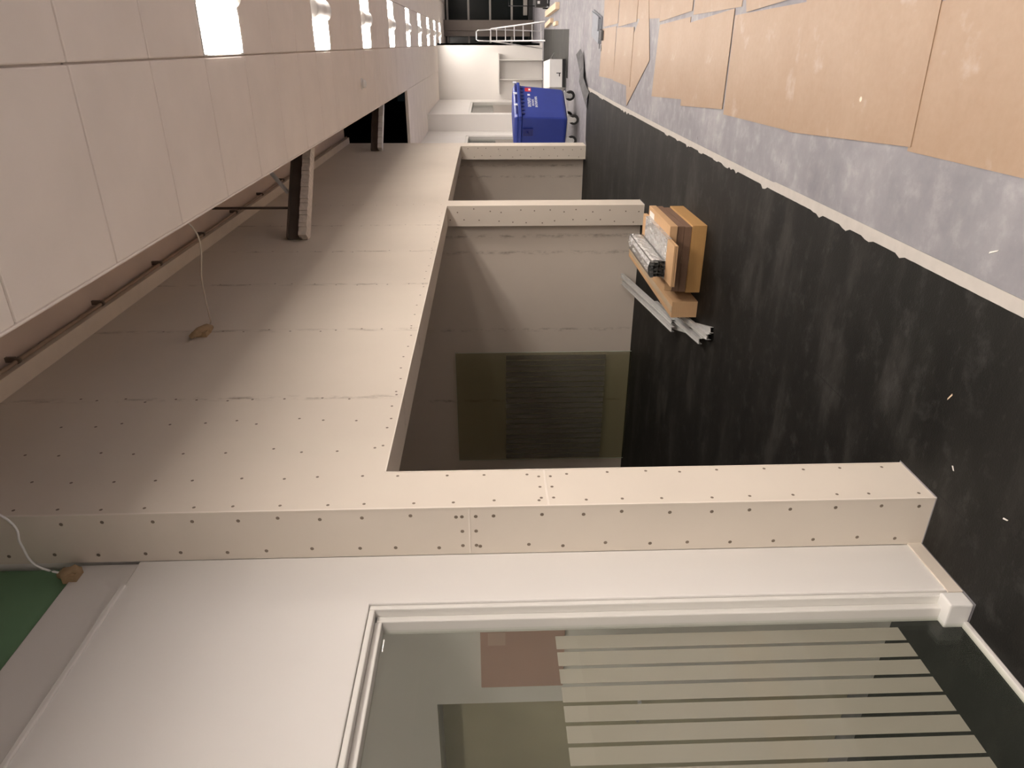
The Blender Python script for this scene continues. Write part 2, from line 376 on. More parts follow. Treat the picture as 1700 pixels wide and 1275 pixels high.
bm = BM(); box(bm, -6.0, XW, 7.35, 7.50, 0, 3.968)
struct('wall_middle', bm, M['board_x'], 'beige partition wall behind the leaning glass pane')
bm = BM(); box(bm, -6.0, XW, 12.10, 12.25, 0, 3.968)
struct('wall_far', bm, M['board_x'], 'beige partition wall of the second open unit')
bm = BM(); box(bm, -6.2, -6.0, -6, 12.3, 0, ZS); struct('wall_rear', bm, M['white_paint'], 'rear wall of the units on the left')
bm = BM(); box(bm, 6.8, 7.0, -6, 28, 0, ZS); struct('wall_right', bm, M['white_paint'], 'white wall on the far right of the hall')
bm = BM(); box(bm, -6.2, 7.0, -6.2, -6, 0, ZS); struct('wall_back', bm, M['white_paint'], 'white wall behind the viewer')
# white wall beyond the third pier, with a pier that steps out
bm = BM()
XA, XB = -1.82, -1.46
def wall_with_hole(x0, x1, y0, y1, h0, h1, ht):
    box(bm, x0, x1, y0, h0, 0, ZC); box(bm, x0, x1, h1, y1, 0, ZC); box(bm, x0, x1, h0, h1, ht, ZC)
wall_with_hole(XA - .12, XA, Y3b, 17.05, 13.4, 16.2, 2.06)
struct('wall_side', bm, M['white_paint'], 'white side wall behind the blue bin')
bm = BM(); box(bm, XA - .12, XB, 17.05, 17.2, 0, ZC)
wall_with_hole(XB - .12, XB, 17.2, YEND, 17.45, 20.9, 2.03)
struct('wall_pier', bm, M['white_paint'], 'projecting white side wall next to the end wall')
bm = BM(); box(bm, -1.62, 0.0, YEND, YEND + .16, 0, ZC); box(bm, -0.05, 0.0, YEND, 23.4, 0, ZC); box(bm, -0.16, -0.03, 23.4, 27.2, 0, ZC)
box(bm, -0.08, 0.02, YEND - .004, YEND + .2, 0, 0.08)
struct('wall_end', bm, M['white_paint'], 'white end wall of the hall left of the dark windows')

# ------------------------------------------------------------------ ceiling
bm = BM()
xs = [XE] + [-0.06 + .6 * k for k in range(12)]
ys = [2.47 + .6 * k for k in range(-14, 42)]
ys = [q for q in ys if q < YB] + [YB] + [q for q in ys if q > YB + .2]
lights_y = [3.67 + 2.4 * k for k in range(-4, 9)]
g = 0.0035
for i in range(len(xs) - 1):
    for j in range(len(ys) - 1):
        x0, x1, y0, y1 = xs[i], xs[i + 1], ys[j], ys[j + 1]
        if i in (1, 5) and any(abs(y0 - ly) < .05 for ly in lights_y): continue
        box(bm, x0 + (g if i else 0), x1 - g, y0 + g, y1 - g, ZC, ZC + .018)
for j in range(len(ys) - 1):
    if ys[j] >= YB - .01: box(bm, XA - .12, XE - g, ys[j] + (g if ys[j] > YB + .1 else 0), ys[j + 1] - g, ZC, ZC + .018)
# carrying grid above the joints
for x in xs[1:]: box(bm, x - .012, x + .012, ys[0], ys[-1], ZC + .0185, ZC + .05)
for y in ys: box(bm, XE if y < YB - .01 else XA - .12, xs[-1], y - .012, y + .012, ZC + .0185, ZC + .035)
box(bm, XE - .012, XE, ys[0], YB, ZC - .001, ZC + .05)
box(bm, XA - .12, XE, YB - .012, YB, ZC - .001, ZC + .05)
struct('ceiling', bm, M['tile'], 'off white suspended ceiling of large square tiles', bevel=0.007)
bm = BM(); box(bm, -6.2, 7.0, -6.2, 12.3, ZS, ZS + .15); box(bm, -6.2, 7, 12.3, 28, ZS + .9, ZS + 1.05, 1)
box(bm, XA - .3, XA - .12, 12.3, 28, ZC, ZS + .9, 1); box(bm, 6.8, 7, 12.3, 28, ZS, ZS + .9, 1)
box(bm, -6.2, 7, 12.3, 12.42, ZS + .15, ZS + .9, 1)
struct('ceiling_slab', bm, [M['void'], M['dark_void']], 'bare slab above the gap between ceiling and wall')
bm = BM(); box(bm, XP - .21, XP + .092, Y1a - 3, Y3b, 3.885, 3.925); box(bm, XP - .21, XP, Y1a - 3, Y3b, 3.925, ZS)
struct('trim_1', bm, M['track'], 'pale head track along the top of the plasterboard wall')

# ------------------------------------------------------------------ ceiling lamps
LG = 'square ceiling lights in a row'
lamp = thing('ceiling_light', 'nearest and largest square ceiling light, cut by the photo edge', 'ceiling light', (0.24, 3.97, ZC), 0, LG)
def diffuser(s):
    b_ = BM(); x0, x1 = (-.288, -.062) if s < 0 else (.062, .288); r = .05; pts = []
    for cx, cy, a0 in ((x1, .285, 0), (x0, .285, 90), (x0, -.285, 180), (x1, -.285, 270)):
        sx_ = -1 if cx == x1 else 1; sy_ = -1 if cy > 0 else 1
        for k in range(5):
            a = math.radians(a0 + k * 22.5); pts.append((cx + sx_ * r + r * math.cos(a), cy + sy_ * r + r * math.sin(a)))
    prism(b_, pts, -0.002, 0.010); return b_
for s in (-1, 1): obj('diffuser', diffuser(s), M['lamp'], lamp)
bm = BM(); box(bm, -.297, .297, -.297, .297, .011, .06)
for q in ((-.297, -.289, -.297, .297), (.289, .297, -.297, .297), (-.289, .289, -.297, -.289), (-.289, .289, .289, .297)): box(bm, *q, 0.0, .0108)
obj('housing', bm, M['spine'], lamp)
bm = BM(); prof = [(.075 * math.cos(a), -.052 * math.sin(a)) for a in [math.pi * k / 12 for k in range(13)]]
va = [bm.verts.new((p[0], -.27, p[1] + .008)) for p in prof]; vb = [bm.verts.new((p[0], .27, p[1] + .008)) for p in prof]
for k in range(12):
    f = bm.faces.new((va[k], va[k + 1], vb[k + 1], vb[k])); f.smooth = True
bm.faces.new(va); bm.faces.new(list(reversed(vb)))
obj('lamp_shade', bm, M['spine'], lamp)
ORD = {1: 'second nearest ceiling light in the row, its curved spine showing', 2: 'third ceiling light from the viewer, small spine in its middle', 3: 'fourth ceiling light from the viewer in the row',
       4: 'fifth ceiling light from the viewer in the row', 5: 'sixth ceiling light from the viewer, halfway to the dark windows', 6: 'third ceiling light from the far end of the row',
       7: 'second last ceiling light before the dark windows', 8: 'last and smallest ceiling light next to the dark end windows'}
for k in range(-4, 9):
    if k == 0: continue
    copy_thing(lamp, (0.24, 3.97 + 2.4 * k, ZC), label=ORD.get(k, 'ceiling light in the row behind and above the viewer'))

for k in range(-4, 9): copy_thing(lamp, (2.64, 3.97 + 2.4 * k, ZC), label='added unseen ceiling light in a second row, to the right of the photo')  # unseen second row, added to brighten the hall

# ------------------------------------------------------------------ glazed front beside the viewer
win = bpy.data.objects.new('window_1', None); C.objects.link(win); win['kind'] = 'structure'
win['label'] = 'near glazed front with white frame and frosted vertical stripes'; win['category'] = 'window'
bm = BM(); yb0 = -1.2
# head and jamb in two steps
box(bm, XW - .10, XW - .008, 1.795, 1.8145, .004, 2.0445); box(bm, XW - .10, XW - .04, 1.770, 1.795, .004, 2.02)
box(bm, XW - .10, XW - .008, yb0, 1.795, 2.025, 2.0445); box(bm, XW - .10, XW - .04, yb0, 1.770, 2.0, 2.025)
struct('window_frame', bm, M['frame'], parent=win, bevel=0.004)
bm = BM(); box(bm, XW - .088, XW - .078, yb0, 1.772, .012, 2.002); struct('glass', bm, M['glass'], parent=win)
bm = BM(); yy = 1.735
while yy > yb0 + .1: box(bm, XW - .0895, XW - .0885, yy - .056, yy, .245, 1.42); yy -= .069
struct('frosted_film', bm, M['frost'], parent=win)
bm = BM(); box(bm, XW - .096, XW - .07, yb0, 1.735, .004, .02); struct('bottom_rail', bm, M['frame'], parent=win, bevel=.002)
bm = BM(); box(bm, XW - .098, XW + .004, 1.735, 1.8, .004, .085); struct('end_block', bm, M['white_plastic'], parent=win, bevel=.006)
bm = BM(); box(bm, XW, XW + .006, 1.80, Y1a, 0.004, .055); struct('baseboard_front', bm, M['board_plain'], 'unpainted strip at the foot of the white wall')
bm = BM(); box(bm, -.17, .17, -.02, 0, 0, .34)
pan = thing('wall_cabinet', 'mauve brown flat cabinet on the wall behind the near glass', 'cabinet', (-2.245, 2.085, 1.34))
obj('cabinet_body', bm, M['mauve'], pan, .003)
bm = BM(); box(bm, .07, .14, -.022, -.0202, .24, .31); obj('label_plate', bm, M['mauve_light'], pan)

rl = thing('fill_light', 'added unseen fill light under the slab inside the near glazed unit', 'ceiling light', (-3.9, -.3, ZS), 0)  # unseen light added to brighten the near unit
bm = BM(); box(bm, -.60, .60, -.03, .03, -.05, -.0005); obj('housing', bm, M['white_plastic'], rl, .004)
bm = BM(); box(bm, -.58, .58, -.045, .045, -.10, -.0505); obj('diffuser', bm, M['fill_lamp'], rl, .01)

# windows in the white side wall
def side_window(name, x, y0, y1, zt, label):
    e = bpy.data.objects.new(name, None); C.objects.link(e); e['kind'] = 'structure'; e['label'] = label; e['category'] = 'window'
    b_ = BM(); X0, X1 = x - .11, x - .01
    box(b_, X0, X1, y0, y0 + .09, 0, zt); box(b_, X0, X1, y1 - .09, y1, 0, zt); box(b_, X0, X1, y0 + .09, y1 - .09, zt - .06, zt)
    struct('window_frame', b_, M['frame'], parent=e, bevel=.004)
    b_ = BM(); box(b_, x - .085, x - .075, y0 + .09, y1 - .09, .01, zt - .06); struct('glass', b_, M['glass'], parent=e)
    b_ = BM(); yy = y1 - .12
    while yy > y0 + .16: box(b_, x - .074, x - .073, yy - .056, yy, .245, 1.42); yy -= .069
    struct('frosted_film', b_, M['frost'], parent=e)
side_window('window_2', XA, 13.4, 16.2, 2.06, 'glazed front directly behind the blue bin')
side_window('window_3', XB, 17.45, 20.9, 2.03, 'glazed front nearest the white end wall')
bm = BM(); box(bm, -4.2, -4.1, 12.3, 21.8, 0, ZC); struct('wall_unit', bm, M['white_paint'], 'inner wall of the units behind the side windows')

# dark curtain wall at the end
cw = bpy.data.objects.new('window_4', None); C.objects.link(cw); cw['kind'] = 'structure'; cw['label'] = 'dark night windows with grey bars across the far end'; cw['category'] = 'window'
bm = BM(); box(bm, -.02, 6.8, 26.75, 26.78, 0, 3.3); struct('glass', bm, M['night_glass'], parent=cw)
bm = BM()
for z in (.69, 1.42, 2.15, 2.86): box(bm, -.02, 6.8, 26.66, 26.75, z - .033, z + .033)
for x in (2.6, 4.4, 6.1): box(bm, x - .045, x + .045, 26.65, 26.75, 0, 3.3)
box(bm, .85, 6.8, 26.62, 26.75, .17, .30)
struct('window_frame', bm, M['mullion'], parent=cw)
bm = BM(); box(bm, .37, .68, 25.6, 26.0, 0, ZC); box(bm, .20, .37, 25.7, 25.9, .12, ZC)
struct('pillar', bm, M['pillar'], 'taupe pillar standing before the dark windows', bevel=.01)
bm = BM(); box(bm, .04, 6.8, 26.35, 26.62, 0, .14); struct('trim_2', bm, M['black_plastic'], 'black plinth under the dark end windows')

# ------------------------------------------------------------------ carpets and tape
bm = BM(); random.seed(3)
edge = []; y = -3.0
prism(bm, [(-.72, -3.0), (-.735, 2.0), (-.735, 4.0), (-.715, 6.8), (-.69, 9.4), (-.645, 12.0), (-1.42, 11.93), (-1.485, 11.84), (-1.715, 11.84), (-1.715, 12.09), (-5.99, 12.09), (-5.99, 7.51), (-1.485, 7.51),
           (-1.485, 7.22), (-1.715, 7.22), (-1.715, 7.34), (-5.99, 7.34), (-5.99, 2.295), (-1.715, 2.295), (-1.715, 2.31), (-1.485, 2.31), (-1.485, 2.05), (-1.695, 2.05), (-1.695, 1.73), (-1.774, 1.73), (-1.774, -3.0)], 0.0, 0.004)
o = obj('carpet', bm, M['carpet']); tag(o, 'large black dusty carpet running in front of the units', 'carpet')
bm = BM(); prism(bm, [(-5.99, -1.0), (-1.815, -1.0), (-1.815, 2.08), (-5.99, 2.08)], 0.0, 0.004)
o = obj('carpet', bm, M['carpet']); tag(o, 'black carpet behind the near glass with frosted stripes', 'carpet')
bm = BM(); prism(bm, [(-.62, 14.95), (.245, 14.96), (.34, 21.2), (-.60, 21.2)], 0.0, 0.004)
o = obj('carpet', bm, M['carpet']); tag(o, 'smaller dark carpet piece in front of the white end wall', 'carpet')
bm = BM(); L = []; Rr = []; chip = []
y = -1.0
def edge_x(y):
    P = [(-3, -.72), (2.0, -.735), (4.0, -.735), (6.8, -.715), (9.4, -.69), (12.0, -.645)]
    for (a, xa), (b2, xb) in zip(P, P[1:]):
        if y <= b2: return xa + (xb - xa) * (y - a) / (b2 - a)
    return P[-1][1]
while y < 11.95:
    if y > 2.3 and random.random() < .10: chip = [random.uniform(.006, .022)] + [random.uniform(.004, .012)] * random.choice([0, 1, 2])
    j = chip.pop(0) if chip else random.uniform(0, .0012)
    L.append((edge_x(y) - .012 - j, y)); Rr.append((edge_x(y) + (.036 if y < 4 else .030), y)); y += .035 if y < 6 else .06
va = [[bm.verts.new((p[0], p[1], zz)) for p in Q] for Q in (L, Rr) for zz in (.0045, .0060)]
for i in range(len(L) - 1):
    a0, a1, b0, b1 = va[0], va[1], va[2], va[3]
    bm.faces.new((a1[i], b1[i], b1[i + 1], a1[i + 1])); bm.faces.new((a0[i], a0[i + 1], b0[i + 1], b0[i]))
    bm.faces.new((a0[i], a1[i], a1[i + 1], a0[i + 1])); bm.faces.new((b0[i], b0[i + 1], b1[i + 1], b1[i]))
o = obj('tape_strip', bm, M['tape']); tag(o, 'torn white tape strip along the edge of the black carpet', 'tape')

# ------------------------------------------------------------------ hardboard sheets on the concrete
HG = 'hardboard protection sheets laid on the concrete'
def sheet(pts, z, mi, label):
    cx = sum(p[0] for p in pts) / 4; cy = sum(p[1] for p in pts) / 4
    b_ = BM(); prism(b_, [(p[0] - cx, p[1] - cy) for p in pts], 0, .0032)
    o_ = obj('hardboard_sheet', b_, HB[mi]); o_.location = (cx, cy, z); tag(o_, label, 'board', HG)
def rect(x0, x1, y0, y1, sk=0.0): return [(x0, y0), (x1, y0 + sk), (x1, y1 + sk), (x0, y1)]
t = .0034
sheet([(-.36, 1.55), (.26, 1.60), (.135, 2.785), (-.372, 2.765)], 0, 1, 'nearest hardboard sheet beside the tape, cut off by the photo edge')
sheet([(-.355, 2.745), (.145, 2.77), (.20, 3.95), (-.425, 3.905)], t, 1, 'hardboard sheet with white chips, second nearest in the row beside the black carpet')
sheet([(-.42, 3.88), (.19, 3.93), (.165, 5.06), (-.435, 5.05)], 0, 2, 'scuffed hardboard sheet with a white scrape')
sheet([(-.405, 5.085), (.205, 5.075), (.145, 6.205), (-.465, 6.185)], t, 0, 'clean hardboard sheet just beyond the one with the white scrape')
sheet([(-.415, 6.165), (.19, 6.15), (.155, 7.225), (-.465, 7.325)], 0, 0, 'hardboard sheet nearest before the slanted sheet')
sheet([(-.645, 8.585), (-.15, 7.535), (.405, 7.79), (-.09, 8.84)], t, 0, 'slanted hardboard sheet whose corner points at the tape')
sheet([(-.44, 8.45), (.16, 8.43), (.175, 9.50), (-.42, 9.585)], 2 * t, 0, 'hardboard sheet overlapping the slanted sheet')
sheet([(-.41, 9.62), (.19, 9.60), (.18, 10.70), (-.42, 10.82)], 0, 0, 'farthest hardboard sheet in the row nearest the black carpet')
sheet([(.22, 9.515), (.84, 9.48), (.83, 10.70), (.20, 10.64)], 0, 0, 'farthest hardboard sheet of the right-hand row, beside the folded grey foam')
sheet([(.21, 8.33), (.82, 8.30), (.79, 9.42), (.18, 9.45)], t, 0, 'right-hand hardboard sheet second from the far end')
sheet([(.21, 7.25), (.82, 7.18), (.84, 8.30), (.235, 8.36)], 0, 0, 'right-hand hardboard sheet half covered by the slanted one')
sheet([(.23, 6.12), (.84, 6.10), (.79, 7.17), (.18, 7.235)], t, 0, 'right-hand hardboard sheet with a long diagonal near edge')
sheet([(.21, 4.955), (.82, 4.92), (.81, 6.05), (.20, 6.085)], 0, 1, 'right-hand hardboard sheet beside the clean sheet')
sheet([(.225, 3.95), (.78, 4.14), (.66, 5.08), (.175, 4.84)], t, 1, 'right-hand hardboard sheet showing only a pale triangle at the photo edge')

# ------------------------------------------------------------------ cartons in front of the open unit
def carton_box(label, x0, x1, y0, y1, z0, z1, mat, tape=True, group=None, lab=False):
    cx, cy = (x0 + x1) / 2, (y0 + y1) / 2
    e = thing('cardboard_box', label, 'box', (cx, cy, z0), 0, group)
    hx, hy, h = (x1 - x0) / 2, (y1 - y0) / 2, z1 - z0
    b_ = BM(); box(b_, -hx, hx, -hy, hy, 0, h - .004); obj('box_body', b_, mat, e, .003)
    b_ = BM()
    if hx > .1: box(b_, -hx, -.0015, -hy, hy, h - .004, h); box(b_, .0015, hx, -hy, hy, h - .004, h)
    else: box(b_, -hx, hx, -hy, hy, h - .004, h)
    obj('top_flap', b_, mat, e, .001)
    if tape:
        b_ = BM(); box(b_, -.025, .025, -hy - .0008, hy + .0008, h, h + .0008); obj('packing_tape', b_, M['tape_clear'], e)
    if lab:
        b_ = BM(); box(b_, hx - .12, hx - .03, hy - .20, hy - .04, h, h + .0008); obj('paper_label', b_, M['label'], e)
    return e
BG = 'stacked cardboard boxes on the black carpet'
carton_box('ochre cardboard box at the bottom of the stack on the black carpet', -1.72, -1.205, 5.08, 5.78, .005, .115, M['carton'], group=BG)
carton_box('dark flat box lying directly on the ochre bottom box', -1.715, -1.215, 5.085, 5.77, .1165, .172, M['carton_dark'], group=BG)
carton_box('dark flat box in the middle of the stack', -1.71, -1.21, 5.085, 5.80, .1735, .226, M['carton_dark'], group=BG)
carton_box('upper flat box with white paper label under the wrapped one', -1.70, -1.205, 5.07, 5.80, .2275, .283, M['carton_light'], group=BG, lab=True)
e = thing('cardboard_box', 'thin box in clear plastic overhanging the top of the stack', 'box', (-1.43, 5.32, .285), 0, BG)
bm = BM(); box(bm, -.15, .15, -.53, .53, 0, .012); box(bm, -.15, .15, -.53, .53, .014, .030); obj('box_body', bm, M['carton_light'], e, .002)
bm = BM(); box(bm, -.153, .153, -.33, .42, .0305, .0318); box(bm, .1505, .153, -.33, .42, .001, .0305); obj('plastic_wrap', bm, M['wrap'], e)
carton_box('long narrow upright carton lying left of the box stack', -1.925, -1.795, 5.085, 6.85, .005, .205, M['carton_light'], group=BG)
# bundle of profiles in plastic
e = thing('profile_bundle', 'bundle of thin grey metal profiles wrapped in clear plastic on the boxes', 'bundle', (-1.50, 5.37, .3175))
random.seed(11); pr = None
for i in range(4):
    for j in range(4):
        x, zz = -.045 + i * .030, .0135 + j * .029
        b_ = BM(); l0 = -.40 + random.uniform(-.02, .02)
        for q in ((-.012, .012, -.0115, -.0102), (-.012, -.0107, -.0102, .012), (.0107, .012, -.0102, .012)):
            box(b_, x + q[0], x + q[1], l0, .42 + random.uniform(-.02, .02), zz + q[2], zz + q[3])
        obj('profile', b_, M['profile'], e)
bm = BM(); segs = 14; n = 16; rings = []
for k in range(segs + 1):
    y = -.37 + k * .82 / segs; ring = []
    for q in range(n):
        a = 2 * math.pi * q / n; cx, cz = math.cos(a), math.sin(a)
        s_ = 1 / max(abs(cx), abs(cz)); s_ = min(s_, 1.2); rr = .062 * s_ * (1 + random.uniform(-.01, .045))
        if k == segs: rr *= .9
        ring.append(bm.verts.new((cx * rr, y, max(.0004, .0595 + cz * rr * .98))))
    rings.append(ring)
for a, b2 in zip(rings, rings[1:]):
    for q in range(n): bm.faces.new((a[q], a[(q + 1) % n], b2[(q + 1) % n], b2[q]))
bm.faces.new(rings[-1])
obj('plastic_wrap', bm, M['wrap'], e)

# loose steel studs
SG = 'loose grey steel studs lying beside the long carton'
def stud(a, b2, label, wd=.042, ht=.026):
    a, b2 = Vector(a), Vector(b2); d = (b2 - a); L_ = d.length; mid = (a + b2) / 2
    b_ = BM(); t_ = .0016
    box(b_, -wd / 2, wd / 2, -L_ / 2, L_ / 2, ht - t_, ht)                       # web upwards
    box(b_, -wd / 2, -wd / 2 + t_, -L_ / 2, L_ / 2, 0, ht - t_); box(b_, wd / 2 - t_, wd / 2, -L_ / 2, L_ / 2, 0, ht - t_)
    for s_ in (-.40, .40): box(b_, s_ * wd - .004, s_ * wd + .004, -L_ / 2, L_ / 2, ht, ht + .0055)
    o_ = obj('steel_stud', b_, M['zinc'])
    yaw = math.atan2(-d.x, d.y); pit = math.atan2(d.z, math.hypot(d.x, d.y))
    o_.matrix_world = Matrix.Translation(mid) @ Matrix.Rotation(yaw, 4, 'Z') @ Matrix.Rotation(pit, 4, 'X')
    tag(o_, label, 'metal profile', SG)
stud((-2.105, 5.46, .064), (-2.27, 7.31, .150), 'upper steel stud of the raised pair, right beside the long carton')
stud((-2.165, 5.44, .064), (-2.35, 7.31, .135), 'upper steel stud of the raised pair, on the side away from the carton')
stud((-1.90, 4.62, .0345), (-2.10, 6.00, .0345), 'steel stud whose end sticks out farthest towards the viewer, on top of two others', ht=.024)
stud((-2.00, 4.78, .0345), (-2.20, 6.20, .0345), 'steel stud lying across the lower ones, left of the one that sticks out farthest', ht=.024)
stud((-1.86, 4.65, .0045), (-2.17, 5.69, .0045), 'lower steel stud flat on the carpet, nearest the long carton', ht=.024)
stud((-1.925, 4.68, .0045), (-2.22, 5.66, .0045), 'lower steel stud flat on the carpet, farther from the long carton', ht=.024)

# loose glass pane against the partition
e = thing('glass_pane', 'frameless glass pane with frosted stripes standing against the beige partition', 'glass', (-3.86, 7.265, .005))
bm = BM(); box(bm, -.71, .71, -.005, .005, 0, 2.0); obj('glass', bm, M['glass_green'], e)
bm = BM(); box(bm, .71, .7125, -.005, .005, 0, 2.0); box(bm, -.7125, -.71, -.005, .005, 0, 2.0); box(bm, -.7125, .7125, -.005, .005, 2.0, 2.0025); obj('polished_edge', bm, M['glass_edge'], e)
bm = BM(); x = -.69
while x < .68: box(bm, x, x + .056, -.0065, -.0055, .29, 1.43); x += .069
obj('frosted_film', bm, M['frost_shaded'], e)

# ------------------------------------------------------------------ blue wheeled bin
th = math.radians(64)
bn = thing('wheeled_bin', 'large blue four wheeled waste bin with white print behind the third pier', 'bin', (-1.165, 12.85, 0.004), th)
# local x runs along the long side away from the viewer, local y towards the wall
LX, LY = .95, .55
def loop(z, ex): return [(-ex, -ex, z), (LX + ex, -ex, z), (LX + ex, LY + ex, z), (-ex, LY + ex, z)]
bm = BM(); prev = None
for z, ex in ((.20, -.035), (.235, 0.0), (.95, .045), (1.0, .048)):
    ring = [bm.verts.new(p) for p in loop(z, ex)]
    if prev:
        for k in range(4): bm.faces.new((prev[k], prev[(k + 1) % 4], ring[(k + 1) % 4], ring[k]))
    else: bm.faces.new(list(reversed(ring)))
    prev = ring
bm.faces.new(prev)
obj('bin_body', bm, M['blue'], bn, .025, 3)
bm = BM(); ex = .085
box(bm, -ex, LX + ex, -ex, -.01, 1.0, 1.055); box(bm, -ex, LX + ex, LY + .01, LY + ex, 1.0, 1.055); box(bm, -ex, .0, -.01, LY + .01, 1.0, 1.055); box(bm, LX, LX + ex, -.01, LY + .01, 1.0, 1.055)
obj('rim', bm, M['blue'], bn, .012, 2)
for k in range(8):                                                              # ribs below the rim
    b_ = BM(); x = .06 + k * (LX - .12) / 7
    va = [b_.verts.new(p) for p in ((x - .05, -.05, .998), (x + .05, -.05, .998), (x + .05, -.084, .998), (x - .05, -.084, .998), (x, -.042, .93), (x, -.05, .93))]
    for f in ((0, 1, 2, 3), (0, 3, 5, 4), (1, 4, 5, 2), (3, 2, 5), (0, 4, 1)): b_.faces.new([va[i] for i in f])
    obj('rim_rib', b_, M['blue_dark'], bn)
bm = BM(); prev = None
for z, ex in ((1.056, .07), (1.09, .065), (1.125, .02), (1.14, -.10)):
    ring = [bm.verts.new(p) for p in loop(z, ex)]
    if prev:
        for k in range(4): bm.faces.new((prev[k], prev[(k + 1) % 4], ring[(k + 1) % 4], ring[k]))
    else: bm.faces.new(list(reversed(ring)))
    prev = ring
bm.faces.new(prev); lid = obj('lid', bm, M['blue'], bn, .015, 2)
for x in (.18, .55, .92):
    b_ = BM(); box(b_, x - .15, x + .09, -.078, -.069, 1.066, 1.094); obj('lid_grip', b_, M['blue_dark'], lid)
    b_ = BM(); box(b_, x + .10, x + .15, -.082, -.07, 1.058, 1.12); obj('lid_bracket', b_, M['print_white'], lid)
bm = BM(); tube(bm, [(-.045, LY * .42, .90), (-.12, LY * .42, .90)], .025, 14); box(bm, -.075, -.045, LY * .30, LY * .54, .80, .97); obj('lifting_trunnion', bm, M['blue_dark'], bn, .004)
# print and sticker on the long side; the wall leans outwards with height
def on_side(x, z, out=.001):
    ex = (z - .235) / (.95 - .235) * .045
    return Vector((x, -ex - out, z))
def side_quad(b_, x0, x1, z0, z1):
    p = [on_side(x0, z0), on_side(x1, z0), on_side(x1, z1), on_side(x0, z1)]; q = [v + Vector((0, -.0012, 0)) for v in p]
    A = [b_.verts.new(v) for v in p]; B2 = [b_.verts.new(v) for v in q]
    b_.faces.new(B2); b_.faces.new(list(reversed(A)))
    for k in range(4): b_.faces.new((A[k], A[(k + 1) % 4], B2[(k + 1) % 4], B2[k]))
bm = BM(); random.seed(5)
for z0, h, x0, x1, nch in ((.82, .055, .30, .60, 8), (.765, .035, .34, .56, 7), (.705, .04, .30, .66, 11)):
    cw_ = (x1 - x0) / nch
    for k in range(nch):
        xa = x0 + k * cw_; s_ = cw_ * .26
        side_quad(bm, xa, xa + s_, z0, z0 + h)
        if k % 3 != 1: side_quad(bm, xa + s_, xa + cw_ * .72, z0 + h * .8, z0 + h)
        if k % 2 == 0: side_quad(bm, xa + s_, xa + cw_ * .72, z0, z0 + h * .2)
        if k % 4 != 2: side_quad(bm, xa + s_ * 1.9, xa + cw_ * .75, z0 + h * .2, z0 + h * .8)
obj('white_print', bm, M['print_white'], bn)
bm = BM(); side_quad(bm, .66, .72, .825, .87); obj('print_mark', bm, M['print_white'], bn)
bm = BM(); side_quad(bm, .80, .925, .80, .91); stk = obj('red_sticker', bm, M['red'], bn); stk['label'] = 'red square sticker with white mark'
bm = BM(); c0 = on_side(.865, .835, .0028); va = [bm.verts.new(c0 + Vector((.032 * math.cos(k * math.pi / 6), 0, .026 * math.sin(k * math.pi / 6)))) for k in range(12)]
bm.faces.new(va); obj('sticker_mark', bm, M['print_white'], stk)
def caster(x, y, swing):
    b_ = BM(); R_ = .088
    for a, b2, r in ((-.022, .022, R_),):
        n = 24; A = [b_.verts.new((R_ * math.cos(2 * math.pi * k / n), a, R_ + R_ * math.sin(2 * math.pi * k / n))) for k in range(n)]
        B2 = [b_.verts.new((v.co.x, b2, v.co.z)) for v in A]
        for k in range(n): b_.faces.new((A[k], A[(k + 1) % n], B2[(k + 1) % n], B2[k]))
        b_.faces.new(A); b_.faces.new(list(reversed(B2)))
    wh = obj('caster', b_, M['rubber'], bn, .006); wh.location = (x, y, 0); wh.rotation_euler = (0, 0, swing)
    b_ = BM(); tube(b_, [(0, -.0225, R_), (0, -.026, R_)], .045, 18); tube(b_, [(0, .0225, R_), (0, .026, R_)], .045, 18); obj('hub', b_, M['zinc'], wh)
    b_ = BM()
    for s_ in (-1, 1):
        prof = [(-.03, R_ - .02), (.02, R_ - .03), (.075, .185), (-.045, .185)]
        A = [b_.verts.new((p[0], s_ * .028, p[1])) for p in prof]; B2 = [b_.verts.new((p[0], s_ * .032, p[1])) for p in prof]
        b_.faces.new(A); b_.faces.new(list(reversed(B2)))
        for k in range(4): b_.faces.new((A[k], A[(k + 1) % 4], B2[(k + 1) % 4], B2[k]))
    box(b_, -.05, .08, -.034, .034, .183, .2); obj('fork', b_, M['zinc'], wh)
caster(.04, .05, math.radians(-78)); caster(.84, .06, math.radians(-80)); caster(.06, .48, math.radians(-50)); caster(.86, .48, math.radians(-70))
bm = BM(); box(bm, .06, .88, .02, LY - .02, .185, .199); obj('underframe', bm, M['zinc'], bn)

# white carton behind the bin
e = thing('white_box', 'open white cardboard box behind the blue bin on the dark carpet', 'box', (-.60, 15.55, .005), math.radians(12))
bm = BM(); W_, D_, H_ = .26, .30, .32
box(bm, -W_, W_, -D_, D_, 0, .006)
for q in ((-W_, W_, -D_, -D_ + .006), (-W_, W_, D_ - .006, D_), (-W_, -W_ + .006, -D_ + .006, D_ - .006), (W_ - .006, W_, -D_ + .006, D_ - .006)): box(bm, *q, .006, H_)
obj('box_body', bm, M['white_plastic'], e)
bm = BM(); box(bm, -W_, W_, -.004, .0, 0, .26, mat=Matrix.Translation((0, -D_ + .004, H_)) @ Matrix.Rotation(math.radians(-66), 4, 'X')); obj('raised_flap', bm, M['white_plastic'], e)
bm = BM(); box(bm, 0, .15, -D_ + .02, D_ - .02, 0, .004, mat=Matrix.Translation((W_, 0, H_)) @ Matrix.Rotation(math.radians(35), 4, 'Y')); obj('side_flap', bm, M['white_plastic'], e)
